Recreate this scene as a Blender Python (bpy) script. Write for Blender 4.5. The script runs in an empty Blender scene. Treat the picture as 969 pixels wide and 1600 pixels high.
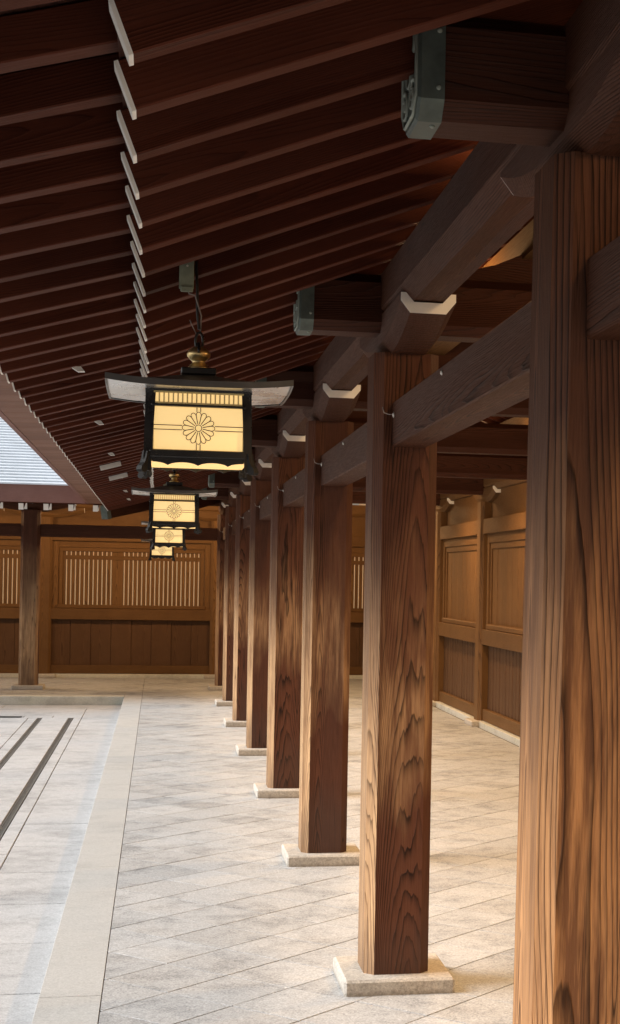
import bpy, bmesh, math, random
from mathutils import Vector, Matrix
random.seed(7)
S = bpy.context.scene
COL = S.collection
R = math.radians

# ------------------------------------------------------------------ camera
F_PX, U_C, V_C, YAW, ROLL, EYE = 2500.0, 773.9, 909.5, 11.89, 0.0175, 1.6
cam_d = bpy.data.cameras.new('camera')
cam = bpy.data.objects.new('camera', cam_d); COL.objects.link(cam); S.camera = cam
cam_d.sensor_fit = 'VERTICAL'; cam_d.sensor_height = 36.0
cam_d.lens = 36.0 * F_PX / 1600.0
cam_d.shift_x = -(U_C - 484.5) / 1600.0
cam_d.shift_y = (V_C - 800.0) / 1600.0
cam_d.clip_start = 0.05; cam_d.clip_end = 3000
base = Matrix.Rotation(-R(YAW), 4, 'Z') @ Matrix.Rotation(R(90), 4, 'X')
cam.matrix_world = Matrix.Translation((0, 0, EYE)) @ base @ Matrix.Rotation(ROLL, 4, 'Z')

# ------------------------------------------------------------------ light
SUN_EL, SUN_AZ = 38.0, -85.0          # azimuth from +y, clockwise: the sun stands over the courtyard on the left
w = bpy.data.worlds.new('World'); S.world = w; w.use_nodes = True
nt = w.node_tree; nt.nodes.clear()
sky = nt.nodes.new('ShaderNodeTexSky'); sky.sky_type = 'NISHITA'; sky.sun_disc = False
sky.sun_elevation = R(SUN_EL); sky.sun_rotation = R(SUN_AZ)
sky.air_density = 1.0; sky.dust_density = 4.0; sky.ozone_density = 1.0
hsv = nt.nodes.new('ShaderNodeHueSaturation'); hsv.inputs['Saturation'].default_value = 0.18
bg = nt.nodes.new('ShaderNodeBackground'); bg.inputs['Strength'].default_value = 0.085
wo = nt.nodes.new('ShaderNodeOutputWorld')
nt.links.new(sky.outputs[0], hsv.inputs['Color']); nt.links.new(hsv.outputs[0], bg.inputs['Color'])
nt.links.new(bg.outputs[0], wo.inputs['Surface'])
sun_d = bpy.data.lights.new('sun', 'SUN'); sun_d.energy = 3.2; sun_d.angle = R(32); sun_d.color = (1.0, 0.975, 0.94)
sun = bpy.data.objects.new('sun', sun_d); COL.objects.link(sun)
sd = Vector((math.sin(R(SUN_AZ)) * math.cos(R(SUN_EL)), math.cos(R(SUN_AZ)) * math.cos(R(SUN_EL)), math.sin(R(SUN_EL))))
sun.rotation_euler = sd.to_track_quat('Z', 'Y').to_euler(); sun.location = sd * 60
ASSUMED_LAMP_W = 48.0  # power of the assumed lamps in the corridor
S.view_settings.view_transform = 'Standard'; S.view_settings.look = 'None'
S.view_settings.exposure = 0.66; S.view_settings.gamma = 1.0; S.view_settings.use_curve_mapping = False
S.render.engine = 'CYCLES'
S.cycles.use_denoising = True
S.cycles.max_bounces = 8; S.cycles.diffuse_bounces = 5; S.cycles.glossy_bounces = 3
S.cycles.sample_clamp_indirect = 6.0

# ------------------------------------------------------------------ materials
class NT:
    def __init__(s, name):
        s.m = bpy.data.materials.new(name); s.m.use_nodes = True
        s.t = s.m.node_tree; s.b = s.t.nodes['Principled BSDF']
    def n(s, typ, **kw):
        nd = s.t.nodes.new(typ)
        for k, v in kw.items():
            if k in ('operation', 'blend_type', 'data_type', 'wave_type', 'rings_direction', 'bands_direction', 'wave_profile', 'feature', 'distance'):
                setattr(nd, k, v)
        return nd
    def link(s, a, b): s.t.links.new(a, b)
    def val(s, inp, v):
        if hasattr(v, 'links') or hasattr(v, 'is_linked'): s.link(v, inp)
        else: inp.default_value = v
    def math(s, op, a, b=0.0, c=None):
        nd = s.n('ShaderNodeMath', operation=op)
        s.val(nd.inputs[0], a); s.val(nd.inputs[1], b)
        if c is not None: s.val(nd.inputs[2], c)
        return nd.outputs[0]
    def mix(s, f, a, b, mode='MIX'):
        nd = s.n('ShaderNodeMix', data_type='RGBA', blend_type=mode)
        s.val(nd.inputs[0], f)
        for i, v in ((6, a), (7, b)):
            if isinstance(v, tuple): nd.inputs[i].default_value = (*v, 1)
            else: s.link(v, nd.inputs[i])
        return nd.outputs[2]
    def combine(s, x, y, z):
        nd = s.n('ShaderNodeCombineXYZ')
        s.val(nd.inputs[0], x); s.val(nd.inputs[1], y); s.val(nd.inputs[2], z)
        return nd.outputs[0]
    def noise(s, vec, scale, detail=3, rough=.55):
        nd = s.n('ShaderNodeTexNoise'); s.link(vec, nd.inputs['Vector'])
        nd.inputs['Scale'].default_value = scale; nd.inputs['Detail'].default_value = detail; nd.inputs['Roughness'].default_value = rough
        return nd.outputs['Fac']
    def ramp(s, v, lo, hi, a=0., b=1.):
        nd = s.n('ShaderNodeMapRange'); s.val(nd.inputs[0], v)
        for i, q in ((1, lo), (2, hi), (3, a), (4, b)): nd.inputs[i].default_value = q
        return nd.outputs[0]

def wood(name, axis, light, dark, ring=30., contrast=.8, bleach_lit=None, rough=.6, bump=.35, off=.12, worn=None, tone=.25, spec=.18, cracks=0., wob=.10, front_gain=1.):
    """Sawn timber: growth rings round an axis that wanders and tapers, so faces show straight and arched grain."""
    q = NT(name)
    tc = q.n('ShaderNodeTexCoord'); sp = q.n('ShaderNodeSeparateXYZ'); q.link(tc.outputs['Object'], sp.inputs[0])
    oi = q.n('ShaderNodeObjectInfo'); rnd = oi.outputs['Random']
    order = {'x': (1, 2, 0), 'y': (2, 0, 1), 'z': (0, 1, 2)}[axis]
    a, b, l = (sp.outputs[i] for i in order)
    r2 = q.math('FRACT', q.math('MULTIPLY', rnd, 37.7))
    ls = q.math('ADD', l, q.math('MULTIPLY', rnd, 40.))
    slow = q.combine(q.math('MULTIPLY', a, 2.0), q.math('MULTIPLY', b, 2.0), q.math('MULTIPLY', ls, .28))
    nz = q.n('ShaderNodeTexNoise'); q.link(slow, nz.inputs['Vector']); nz.inputs['Scale'].default_value = 1.6; nz.inputs['Detail'].default_value = 2.
    ns = q.n('ShaderNodeSeparateXYZ'); q.link(nz.outputs['Color'], ns.inputs[0])
    oa = q.math('ADD', q.math('MULTIPLY_ADD', rnd, off * 2, -off), q.math('MULTIPLY_ADD', ns.outputs[0], wob, -wob / 2))
    ob = q.math('ADD', q.math('MULTIPLY_ADD', r2, off * 2, -off), q.math('MULTIPLY_ADD', ns.outputs[1], wob, -wob / 2))
    fine_v = q.combine(q.math('MULTIPLY', a, 60.), q.math('MULTIPLY', b, 60.), q.math('MULTIPLY', ls, 2.2))
    fine = q.noise(fine_v, 4., 4, .65)
    med = q.noise(q.combine(q.math('MULTIPLY', a, 9.), q.math('MULTIPLY', b, 9.), q.math('MULTIPLY', ls, .8)), 2., 3)
    da = q.math('ADD', a, oa); db = q.math('ADD', b, ob)
    rad = q.math('SQRT', q.math('ADD', q.math('MULTIPLY', da, da), q.math('MULTIPLY', db, db)))
    rad = q.math('ADD', rad, q.math('MULTIPLY', l, .016))
    rad = q.math('ADD', rad, q.math('MULTIPLY', med, .008))
    rad = q.math('ADD', rad, q.math('MULTIPLY', q.noise(q.combine(q.math('MULTIPLY', a, 30.), q.math('MULTIPLY', b, 30.), q.math('MULTIPLY', ls, 1.3)), 1.5, 3), .0018))
    ph = q.math('FRACT', q.math('MULTIPLY', rad, ring * 5.2))
    late = q.math('MULTIPLY', q.math('POWER', ph, 3.2), q.ramp(ph, 1., .93))                       # pale early wood darkening into a sharp late-wood line
    late = q.math('MULTIPLY', late, q.ramp(med, .3, .65, .55, 1.3))
    f = q.math('MULTIPLY', late, contrast)
    f = q.math('ADD', f, q.math('MULTIPLY_ADD', fine, .8, -.34))
    f = q.math('ADD', f, q.math('MULTIPLY_ADD', rnd, tone, -tone / 2))
    f = q.ramp(f, 0., 1.)
    colr = q.mix(f, light, dark)
    if bleach_lit:                                            # wood bleached low on the shaft, with light falling there put into the colour
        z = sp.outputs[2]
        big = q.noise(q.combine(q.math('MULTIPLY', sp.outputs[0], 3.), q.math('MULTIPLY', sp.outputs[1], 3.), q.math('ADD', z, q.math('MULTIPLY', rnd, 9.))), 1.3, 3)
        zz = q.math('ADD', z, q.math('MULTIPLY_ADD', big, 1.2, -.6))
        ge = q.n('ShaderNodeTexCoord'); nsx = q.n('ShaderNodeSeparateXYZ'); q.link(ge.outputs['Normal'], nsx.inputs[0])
        side = q.ramp(nsx.outputs[0], -.25, -.62)          # court-side faces: weathered most, their daylight also put into the colour
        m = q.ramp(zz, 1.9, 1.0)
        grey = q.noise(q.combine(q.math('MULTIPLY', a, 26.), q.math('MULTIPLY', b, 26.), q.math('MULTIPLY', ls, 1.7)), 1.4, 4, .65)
        front = q.math('MULTIPLY', q.math('MULTIPLY', q.ramp(zz, .75, 1.15) if front_gain < 1.2 else 1., q.ramp(zz, 1.9, 1.3)), q.math('MULTIPLY_ADD', q.ramp(grey, .40, .62), .55 * front_gain, .14 * front_gain))  # front: bleaching plus a lit band at mid height, put into the colour
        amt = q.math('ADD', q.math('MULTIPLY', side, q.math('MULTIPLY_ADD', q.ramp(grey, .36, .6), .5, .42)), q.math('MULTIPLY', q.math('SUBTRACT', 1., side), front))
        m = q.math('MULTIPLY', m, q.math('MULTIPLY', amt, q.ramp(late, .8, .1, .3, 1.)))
        colr = q.mix(m, colr, bleach_lit)
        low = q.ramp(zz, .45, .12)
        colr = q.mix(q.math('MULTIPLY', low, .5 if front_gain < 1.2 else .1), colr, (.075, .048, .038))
    if cracks:                                            # long drying checks
        cn = q.noise(q.combine(q.math('MULTIPLY', a, 11.), q.math('MULTIPLY', b, 11.), q.math('MULTIPLY', ls, .33)), 1.3, 3, .5)
        gate = q.ramp(q.noise(q.combine(q.math('MULTIPLY', a, 2.), q.math('MULTIPLY', b, 2.), q.math('MULTIPLY', ls, 1.1)), 1.2, 2), .5, .6)
        cr = q.math('MULTIPLY', q.ramp(q.math('ABSOLUTE', q.math('SUBTRACT', cn, .5)), .007, .001), gate)
        colr = q.mix(q.math('MULTIPLY', cr, cracks), colr, (.012, .007, .005))
    blot = q.noise(tc.outputs['Object'], 5., 4)
    colr = q.mix(q.ramp(blot, .35, .75, 0, .35), colr, q.mix(1., colr, (.62, .55, .52), 'MULTIPLY'))
    q.link(colr, q.b.inputs['Base Color'])
    q.val(q.b.inputs['Roughness'], q.ramp(fine, .2, .8, rough - .1, rough + .15))
    q.b.inputs['Specular IOR Level'].default_value = spec
    bp = q.n('ShaderNodeBump'); bp.inputs['Strength'].default_value = bump; bp.inputs['Distance'].default_value = .004
    q.link(q.math('ADD', q.math('MULTIPLY', late, 1.), q.math('MULTIPLY', fine, .8)), bp.inputs['Height'])
    q.link(bp.outputs[0], q.b.inputs['Normal'])
    return q.m

def granite(name, base, grain=.35, stain=.3, scale=1., tint=(.55, .42, .30), tone=.16, foot=False, per=0.):
    q = NT(name)
    tc = q.n('ShaderNodeTexCoord'); P = tc.outputs['Object']
    geo = q.n('ShaderNodeNewGeometry'); W = geo.outputs['Position']
    oi = q.n('ShaderNodeObjectInfo'); rnd = oi.outputs['Random']
    g1 = q.noise(W, 110. * scale, 2, .75); g2 = q.noise(W, 42. * scale, 3, .75)
    W0 = W
    if per:
        va = q.n('ShaderNodeVectorMath', operation='ADD'); q.link(W, va.inputs[0]); q.link(q.combine(q.math('MULTIPLY', rnd, per), q.math('MULTIPLY', rnd, -per * .7), 0.), va.inputs[1]); W = va.outputs[0]
    v = q.math('ADD', q.math('MULTIPLY_ADD', g1, grain * 1.6, -grain * .8), q.math('MULTIPLY_ADD', g2, grain, -grain * .5))
    big = q.noise(W, 1.5, 4, .6); mid = q.noise(W, 6., 4, .6)
    v = q.math('ADD', v, q.math('MULTIPLY_ADD', rnd, tone, 1. - tone / 2))
    v = q.math('SUBTRACT', v, q.math('MULTIPLY', q.ramp(q.math('ADD', q.math('MULTIPLY', big, .6), q.math('MULTIPLY', mid, .4)), .48, .68), stain))
    colr = q.mix(1., base, q.combine(v, v, v), 'MULTIPLY')
    colr = q.mix(q.ramp(q.noise(W, 2.3, 3), .5, .75, 0, .25), colr, q.mix(1., colr, tuple(t * 1.9 for t in tint), 'MULTIPLY'))
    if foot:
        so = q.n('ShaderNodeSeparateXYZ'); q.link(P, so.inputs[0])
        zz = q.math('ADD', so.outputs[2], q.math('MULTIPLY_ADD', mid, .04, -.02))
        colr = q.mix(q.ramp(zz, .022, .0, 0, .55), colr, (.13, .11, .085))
    q.link(colr, q.b.inputs['Base Color'])
    q.val(q.b.inputs['Roughness'], q.ramp(mid, .3, .7, .55, .8))
    q.b.inputs['Specular IOR Level'].default_value = .4
    bp = q.n('ShaderNodeBump'); bp.inputs['Strength'].default_value = .25; bp.inputs['Distance'].default_value = .003
    q.link(g2, bp.inputs['Height']); q.link(bp.outputs[0], q.b.inputs['Normal'])
    return q.m

def plain(name, c, rough=.5, metal=0., var=.2, scale=8., emit=None, es=0., spec=.5, bump=0.):
    q = NT(name)
    tc = q.n('ShaderNodeTexCoord'); nz = q.noise(tc.outputs['Object'], scale, 5, .6)
    q.link(q.mix(q.ramp(nz, .3, .7), tuple(x * (1 - var) for x in c), tuple(min(1, x * (1 + var)) for x in c)), q.b.inputs['Base Color'])
    q.val(q.b.inputs['Roughness'], q.ramp(nz, .3, .7, max(.05, rough - .1), min(1, rough + .1)))
    q.b.inputs['Metallic'].default_value = metal; q.b.inputs['Specular IOR Level'].default_value = spec
    if emit:
        q.b.inputs['Emission Color'].default_value = (*emit, 1); q.b.inputs['Emission Strength'].default_value = es
    if bump:
        bp = q.n('ShaderNodeBump'); bp.inputs['Strength'].default_value = bump; bp.inputs['Distance'].default_value = .004
        q.link(nz, bp.inputs['Height']); q.link(bp.outputs[0], q.b.inputs['Normal'])
    return q.m

M = {}
M['column'] = wood('weathered_cedar_column', 'z', (.128, .050, .028), (.022, .009, .005), 58., 1.05, bleach_lit=(.68, .43, .23), bump=.7, off=.22, cracks=.85, wob=.06)
M['column_near'] = wood('bleached_lit_cedar_column', 'z', (.150, .062, .034), (.026, .010, .006), 27., 1.25, bleach_lit=(.60, .31, .135), bump=.9, off=.10, cracks=.85, wob=.075, front_gain=1.5)  # nearest column: stronger bleaching, and its bright lit front put into the colour
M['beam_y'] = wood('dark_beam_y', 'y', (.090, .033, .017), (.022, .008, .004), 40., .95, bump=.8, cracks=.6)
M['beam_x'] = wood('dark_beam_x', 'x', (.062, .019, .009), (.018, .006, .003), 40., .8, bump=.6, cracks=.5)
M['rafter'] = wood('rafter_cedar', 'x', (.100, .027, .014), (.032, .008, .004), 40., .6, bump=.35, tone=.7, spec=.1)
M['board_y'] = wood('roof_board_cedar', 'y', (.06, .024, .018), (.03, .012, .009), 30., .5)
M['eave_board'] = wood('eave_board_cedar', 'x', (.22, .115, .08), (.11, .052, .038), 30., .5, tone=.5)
M['wall_z'] = wood('inner_wall_cedar_upright', 'z', (.165, .084, .030), (.058, .028, .010), 40., .9, bump=.3)
M['wall_y'] = wood('inner_wall_cedar_rail_y', 'y', (.150, .076, .027), (.055, .026, .009), 40., .9, bump=.3)
M['wall_x'] = wood('inner_wall_cedar_rail_x', 'x', (.150, .076, .027), (.055, .026, .009), 40., .9, bump=.3)
M['wall_low'] = wood('lower_wall_cedar', 'z', (.105, .054, .026), (.042, .020, .009), 40., .8, bump=.3)
M['fascia'] = wood('fascia_cedar', 'x', (.24, .125, .105), (.13, .065, .055), 26., .4)
M['fascia_y'] = wood('fascia_cedar_y', 'y', (.24, .125, .105), (.13, .065, .055), 26., .4)
M['white'] = plain('white_paint', (.90, .89, .85), .55, var=.05, scale=14)
M['paver'] = granite('corridor_granite', (.375, .382, .388), 1.0, .40, tint=(.53, .47, .40), tone=.17, per=25.)
M['slab'] = granite('courtyard_granite', (.39, .398, .41), .6, .30, tint=(.5, .5, .5), tone=.08)
M['band'] = granite('edging_granite', (.40, .40, .39), .5, .14, tint=(.5, .5, .48), tone=.06)
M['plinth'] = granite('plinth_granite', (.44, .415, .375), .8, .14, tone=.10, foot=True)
M['kerb'] = granite('kerb_granite', (.50, .50, .455), .5, .3, tint=(.45, .5, .36))
M['joint'] = plain('joint_mortar', (.075, .065, .058), .9, var=.3, scale=20)
M['gravel'] = plain('gravel_ground', (.42, .38, .32), .9, var=.25, scale=30)
M['iron'] = plain('cast_iron', (.14, .14, .136), .6, .3, .4, 40.)
M['black'] = plain('black_lacquer', (.012, .011, .011), .28, 0., .2)
M['footblk'] = plain('lantern_foot_black', (.016, .015, .015), .6, 0., .2, spec=.2)
M['roofblk'] = plain('lantern_roof_black', (.085, .082, .080), .38, .3, .25)
M['lining'] = plain('lantern_roof_lining', (.62, .62, .62), .30, .75, .12, 6.)
M['gold'] = plain('gilt_bronze', (.72, .55, .27), .34, 1., .25, 14.)
M['goldtrim'] = plain('gilt_trim', (.75, .60, .28), .4, .6, .1)
M['verdigris'] = plain('verdigris_copper', (.095, .118, .106), .55, .35, .35, 16., bump=.3)
M['hanger'] = plain('green_hanger_paint', (.25, .29, .22), .55, .1, .25, 20.)
M['verdipale'] = plain('pale_verdigris', (.30, .34, .30), .6, .2, .25, 16.)
M['wire'] = plain('wire', (.28, .24, .22), .5, .5, .2)
M['cable'] = plain('black_cable', (.02, .018, .018), .5)
M['pale'] = plain('pale_metal', (.62, .60, .56), .45, .3, .15)
M['paper'] = plain('lantern_paper', (.85, .72, .42), .6, var=.03, emit=(1.0, .66, .255), es=.47)
M['paperlow'] = plain('lantern_paper_low', (.85, .65, .32), .6, var=.12, scale=20, emit=(1.0, .62, .20), es=.5)
M['assumed_lampglow'] = plain('assumed_lamp_diffuser', (.9, .8, .6), .6, var=.02, emit=(1., .72, .38), es=2.)  # glow of the assumed lamp boxes
M['copper_roof'] = plain('weathered_copper_sheet', (.60, .65, .71), .5, 0., .06, 3.)
M['backdrop'] = plain('tan_backdrop', (.82, .52, .27), .85, var=.06, scale=3.)

# ------------------------------------------------------------------ mesh helpers
class MB:
    def __init__(s): s.bm = bmesh.new()
    def poly(s, pts): return s.bm.faces.new([s.bm.verts.new(p) for p in pts])
    def box(s, x0, x1, y0, y1, z0, z1, bev=0.):
        t = bmesh.new()
        v = [t.verts.new((x, y, z)) for x in (x0, x1) for y in (y0, y1) for z in (z0, z1)]
        for f in ((0, 1, 3, 2), (4, 6, 7, 5), (0, 4, 5, 1), (2, 3, 7, 6), (0, 2, 6, 4), (1, 5, 7, 3)): t.faces.new([v[i] for i in f])
        if bev: bmesh.ops.bevel(t, geom=list(t.edges), offset=bev, segments=1, affect='EDGES')
        s.add(t); return s
    def add(s, t):
        mp = {v: s.bm.verts.new(v.co) for v in t.verts}
        for f in t.faces:
            nf = s.bm.faces.new([mp[v] for v in f.verts]); nf.smooth = f.smooth
        t.free(); return s
    def prism(s, prof, axis, a, b, scale_b=1.0):
        """extrude a 2D outline along an axis: profile (p,q) = (y,z) for 'x', (x,z) for 'y', (x,y) for 'z'"""
        def P(p, q, t): return {'x': (t, p, q), 'y': (p, t, q), 'z': (p, q, t)}[axis]
        A = [s.bm.verts.new(P(p, q, a)) for p, q in prof]
        B = [s.bm.verts.new(P(p * scale_b, q * scale_b, b)) for p, q in prof]
        n = len(prof)
        for i in range(n):
            j = (i + 1) % n; s.bm.faces.new((A[i], A[j], B[j], B[i]))
        s.bm.faces.new(A); s.bm.faces.new(B[::-1]); return s
    def tube(s, pts, r, n=6, closed=False):
        pts = [Vector(p) for p in pts]; rings = []; m = len(pts)
        for i, p in enumerate(pts):
            a = pts[(i - 1) % m] if (closed or i) else p; b = pts[(i + 1) % m] if (closed or i < m - 1) else p
            d = (b - a).normalized(); up = Vector((0, 1, 0)) if abs(d.y) < .9 else Vector((1, 0, 0))
            u = d.cross(up).normalized(); v = d.cross(u)
            rings.append([s.bm.verts.new(p + (u * math.cos(2 * math.pi * k / n) + v * math.sin(2 * math.pi * k / n)) * r) for k in range(n)])
        for i in range(m if closed else m - 1):
            A, B = rings[i], rings[(i + 1) % m]
            for k in range(n):
                f = s.bm.faces.new((A[k], A[(k + 1) % n], B[(k + 1) % n], B[k])); f.smooth = True
        if not closed: s.bm.faces.new(rings[0][::-1]); s.bm.faces.new(rings[-1])
        return s
    def lathe(s, prof, n=20, c=(0, 0, 0)):
        rings = [[s.bm.verts.new((c[0] + r * math.cos(2 * math.pi * k / n), c[1] + r * math.sin(2 * math.pi * k / n), c[2] + z)) for k in range(n)] for r, z in prof]
        for A, B in zip(rings, rings[1:]):
            for k in range(n):
                f = s.bm.faces.new((A[k], A[(k + 1) % n], B[(k + 1) % n], B[k])); f.smooth = True
        s.bm.faces.new(rings[0][::-1]); s.bm.faces.new(rings[-1]); return s
    def mesh(s, name, mat):
        bmesh.ops.recalc_face_normals(s.bm, faces=s.bm.faces)
        me = bpy.data.meshes.new(name); s.bm.to_mesh(me); s.bm.free(); me.materials.append(mat); return me
    def build(s, name, mat, parent=None, loc=(0, 0, 0), rot=(0, 0, 0)):
        return put(name, s.mesh(name, mat), parent, loc, rot)

def put(name, me, parent=None, loc=(0, 0, 0), rot=(0, 0, 0)):
    o = bpy.data.objects.new(name, me); COL.objects.link(o)
    if parent: o.parent = parent
    o.location = loc; o.rotation_euler = rot; return o
def tag(o, label=None, cat=None, group=None, kind=None):
    if label: o['label'] = label
    if cat: o['category'] = cat
    if group: o['group'] = group
    if cat and not kind: kind = 'thing'
    if kind: o['kind'] = kind
    return o
def thing(name, label, cat, loc=(0, 0, 0), rz=0., group=None):
    o = bpy.data.objects.new(name, None); COL.objects.link(o); o.empty_display_size = .1
    o.location = loc; o.rotation_euler = (0, 0, rz); return tag(o, label, cat, group)
def kids(o): return [c for c in bpy.data.objects if c.parent == o]
def copy_tree(o, parent=None):
    c = o.copy(); COL.objects.link(c)
    if parent: c.parent = parent
    for ch in CH.get(o.name, []): copy_tree(ch, c)
    return c
CH = {}
def index_children():
    CH.clear()
    for o in bpy.data.objects:
        if o.parent: CH.setdefault(o.parent.name, []).append(o)

# ------------------------------------------------------------------ layout numbers (metres; the corridor runs along +y)
PITCH, Y0, XC, XW = 2.80, 6.325, .94, 3.62        # bay, second column, column row, wall row
YF, YW = Y0 + 6 * PITCH, Y0 + 6 * PITCH + 2.68     # column row and wall row of the far corridor
rowy = lambda n: Y0 + n * PITCH
SLOPE_L, SLOPE_F = .385, .28
AL, AF = math.atan(SLOPE_L), math.atan(SLOPE_F)
TIPX, TIPZ = -.060, 2.464                          # lower rafter tip
FTX, FTZ = -.652, 2.432                            # flying rafter tip
RX = (XC + XW) / 2                                 # ridge
RSP, RY0 = PITCH / 9, Y0 - 11 * PITCH / 9
NEAR_SP = .3245                                     # the rafters stand a touch wider in the first bay
RAFY = [Y0 + (k - 11) * (NEAR_SP if k < 11 else RSP) for k in range(-14, 62)]
Y_NEAR, COURT = -12.0, -.11
Y_ROOF = -2.0                                       # the corridor opens to the sky a little behind the viewer

# ------------------------------------------------------------------ ground
g = MB(); g.poly([(-900, -900, -.24), (900, -900, -.24), (900, 900, -.24), (-900, 900, -.24)])
tag(g.build('ground', M['gravel']), kind='structure')

def clip(poly, x0, x1, y0, y1):
    for ax, lim, sgn in ((0, x0, 1), (0, x1, -1), (1, y0, 1), (1, y1, -1)):
        out = []
        for i, p in enumerate(poly):
            q_ = poly[(i + 1) % len(poly)]
            pin = (p[ax] - lim) * sgn >= 0; qin = (q_[ax] - lim) * sgn >= 0
            if pin: out.append(p)
            if pin != qin:
                t = (lim - p[ax]) / (q_[ax] - p[ax]); out.append((p[0] + (q_[0] - p[0]) * t, p[1] + (q_[1] - p[1]) * t))
        poly = out
        if len(poly) < 3: return []
    clean = [p for i, p in enumerate(poly) if math.dist(p, poly[i - 1]) > 1e-4]
    return clean if len(clean) > 2 else []
def area(p): return abs(sum(p[i - 1][0] * p[i][1] - p[i][0] * p[i - 1][1] for i in range(len(p)))) / 2
def slab_geo(mb, poly, cx, cy, top, depth, ch=.003, tilt=0.):
    """one stone: bevelled top over short sides"""
    mx = sum(p[0] for p in poly) / len(poly); my = sum(p[1] for p in poly) / len(poly)
    rr = max(math.dist(p, (mx, my)) for p in poly); k = 1 - ch / max(rr, .02)
    T = [mb.bm.verts.new((mx + (p[0] - mx) * k - cx, my + (p[1] - my) * k - cy, top + tilt * (p[0] - mx))) for p in poly]
    Mv = [mb.bm.verts.new((p[0] - cx, p[1] - cy, top - ch)) for p in poly]
    B = [mb.bm.verts.new((p[0] - cx, p[1] - cy, top - depth)) for p in poly]
    n = len(poly); mb.bm.faces.new(T)
    for i in range(n):
        j = (i + 1) % n
        mb.bm.faces.new((T[j], T[i], Mv[i], Mv[j])); mb.bm.faces.new((Mv[j], Mv[i], B[i], B[j]))

def in_view(x, y, z=0.):
    th = R(YAW); xc = x * math.cos(th) - y * math.sin(th); d = x * math.sin(th) + y * math.cos(th)
    if d < .5: return False
    u = U_C + F_PX * xc / d; v = V_C + F_PX * (EYE - z) / d
    return -40 < u < 840 and v < 1660

# corridor floor: mortar bed with diagonal granite pavers
XB0, XB1 = -.415, -.185
floor = MB().box(XB1 + .002, XW + .3, Y_NEAR, YW + .3, -.20, -.010).box(-9., XB1, YF - 1.145, YW + .3, -.20, -.0102).build('corridor_floor', M['joint'])
tag(floor, kind='structure')
SQ = math.sqrt(.5); PS = .3305
cand = []
for i in range(-70, 110):
    for j in range(-70, 110):
        u0, v0 = 4.152 + i * PS, 4.395 + j * PS
        ga, gb = .0024, .0029
        c4 = [(u0 + ga, v0 + gb), (u0 + PS - ga, v0 + gb), (u0 + PS - ga, v0 + PS - gb), (u0 + ga, v0 + PS - gb)]
        xy = [((a - b) * SQ, (a + b) * SQ) for a, b in c4]
        mx = sum(p[0] for p in xy) / 4; my = sum(p[1] for p in xy) / 4
        if not (-9.3 < mx < XW + .3 and Y_NEAR < my < YW + .3): continue
        for (x0, x1, y0, y1) in ((XB1 + .003, XW - .16, Y_NEAR, YW - .15), (-9., XB1 - .001, YF - 1.14, YW - .15)):
            p = clip(xy, x0, x1, y0, y1)
            if p and area(p) > .0006: cand.append((p, mx, my))
cand.sort(key=lambda t: (not in_view(t[1], t[2]), t[1] ** 2 + t[2] ** 2))
rest = MB(); n_ind = 0
for p, mx, my in cand:
    top = random.uniform(-.0006, .0006)
    if n_ind < 299 and area(p) > .004 and in_view(mx, my):
        mb = MB(); slab_geo(mb, p, mx, my, top, .012, .0009, random.uniform(-.002, .002)); mb.build('paver', M['paver'], floor, (mx, my, 0)); n_ind += 1
    else: slab_geo(rest, p, 0, 0, top, .012, .0009)
tag(rest.build('paver_field', M['paver'], floor), kind='stuff')

# granite edging band along the courtyard and round the corner
edge = MB().box(XB0 + .002, XB1 - .001, Y_NEAR, YF - 1.15, -.22, -.012).build('edging_band', M['joint'])
tag(edge, kind='structure')
yj = 6.265 - 4 * 2.765
while yj < YF - 1.15:
    y1 = min(yj + 2.765, YF - 1.15)
    MB().box(XB0, XB1, -(y1 - yj) / 2 + .003, (y1 - yj) / 2 - .003, -.2, 0, .0012).build('edging_stone', M['band'], edge, ((0), (yj + y1) / 2, 0)); yj += 2.765
kb = MB().box(-9., XB0 - .004, YF - 1.395, YF - 1.16, -.22, -.012).build('far_edging_band', M['joint']); tag(kb, kind='structure')
xj = XB0
while xj > -8.5:
    MB().box(-1.81 + .003, -.003, -.13, .13, -.2, 0, .006).build('kerb_stone', M['kerb'], kb, (xj, YF - 1.278, 0)); xj -= 1.81

# courtyard: rows of long granite slabs, two slot drains and a cross drain
YC = YF - 1.41
court = MB().box(-14, XB0 - .003, Y_NEAR, YC, -.23, COURT - .010).build('courtyard_pavement', M['joint']); tag(court, kind='structure')
def slab_row(xa, xb, ya, yb, step, jit=0.):
    y = ya
    while y < yb - .02:
        y2 = min(yb, y + step * (1 + random.uniform(-jit, jit)))
        if yb - y2 < .15: y2 = yb
        MB().box(-(xb - xa) / 2 + .002, (xb - xa) / 2 - .002, -(y2 - y) / 2 + .0055, (y2 - y) / 2 - .0055, COURT - .06, COURT + random.uniform(-.001, .001), .003).build('paving_slab', M['slab'], court, ((xa + xb) / 2, (y + y2) / 2, 0)); y = y2
slab_row(-.866, XB0 - .004, 6.776 - 6 * .925, YC - .55, .925, .02)
slab_row(-.962, -.868, 4.6, 19.75, 1.85)
slab_row(-1.322, -1.020, 5.1, 19.75, .62, .03)
slab_row(-1.482, -1.376, 4.9, 19.75, 1.85)
slab_row(-2.08, -1.484, 5.4, 19.75, .93, .03)
for k in range(9):
    slab_row(-2.08 - .95 * (k + 1), -2.082 - .95 * k, 5.2 + (k % 2) * .4, 19.75, 1.6)
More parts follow.
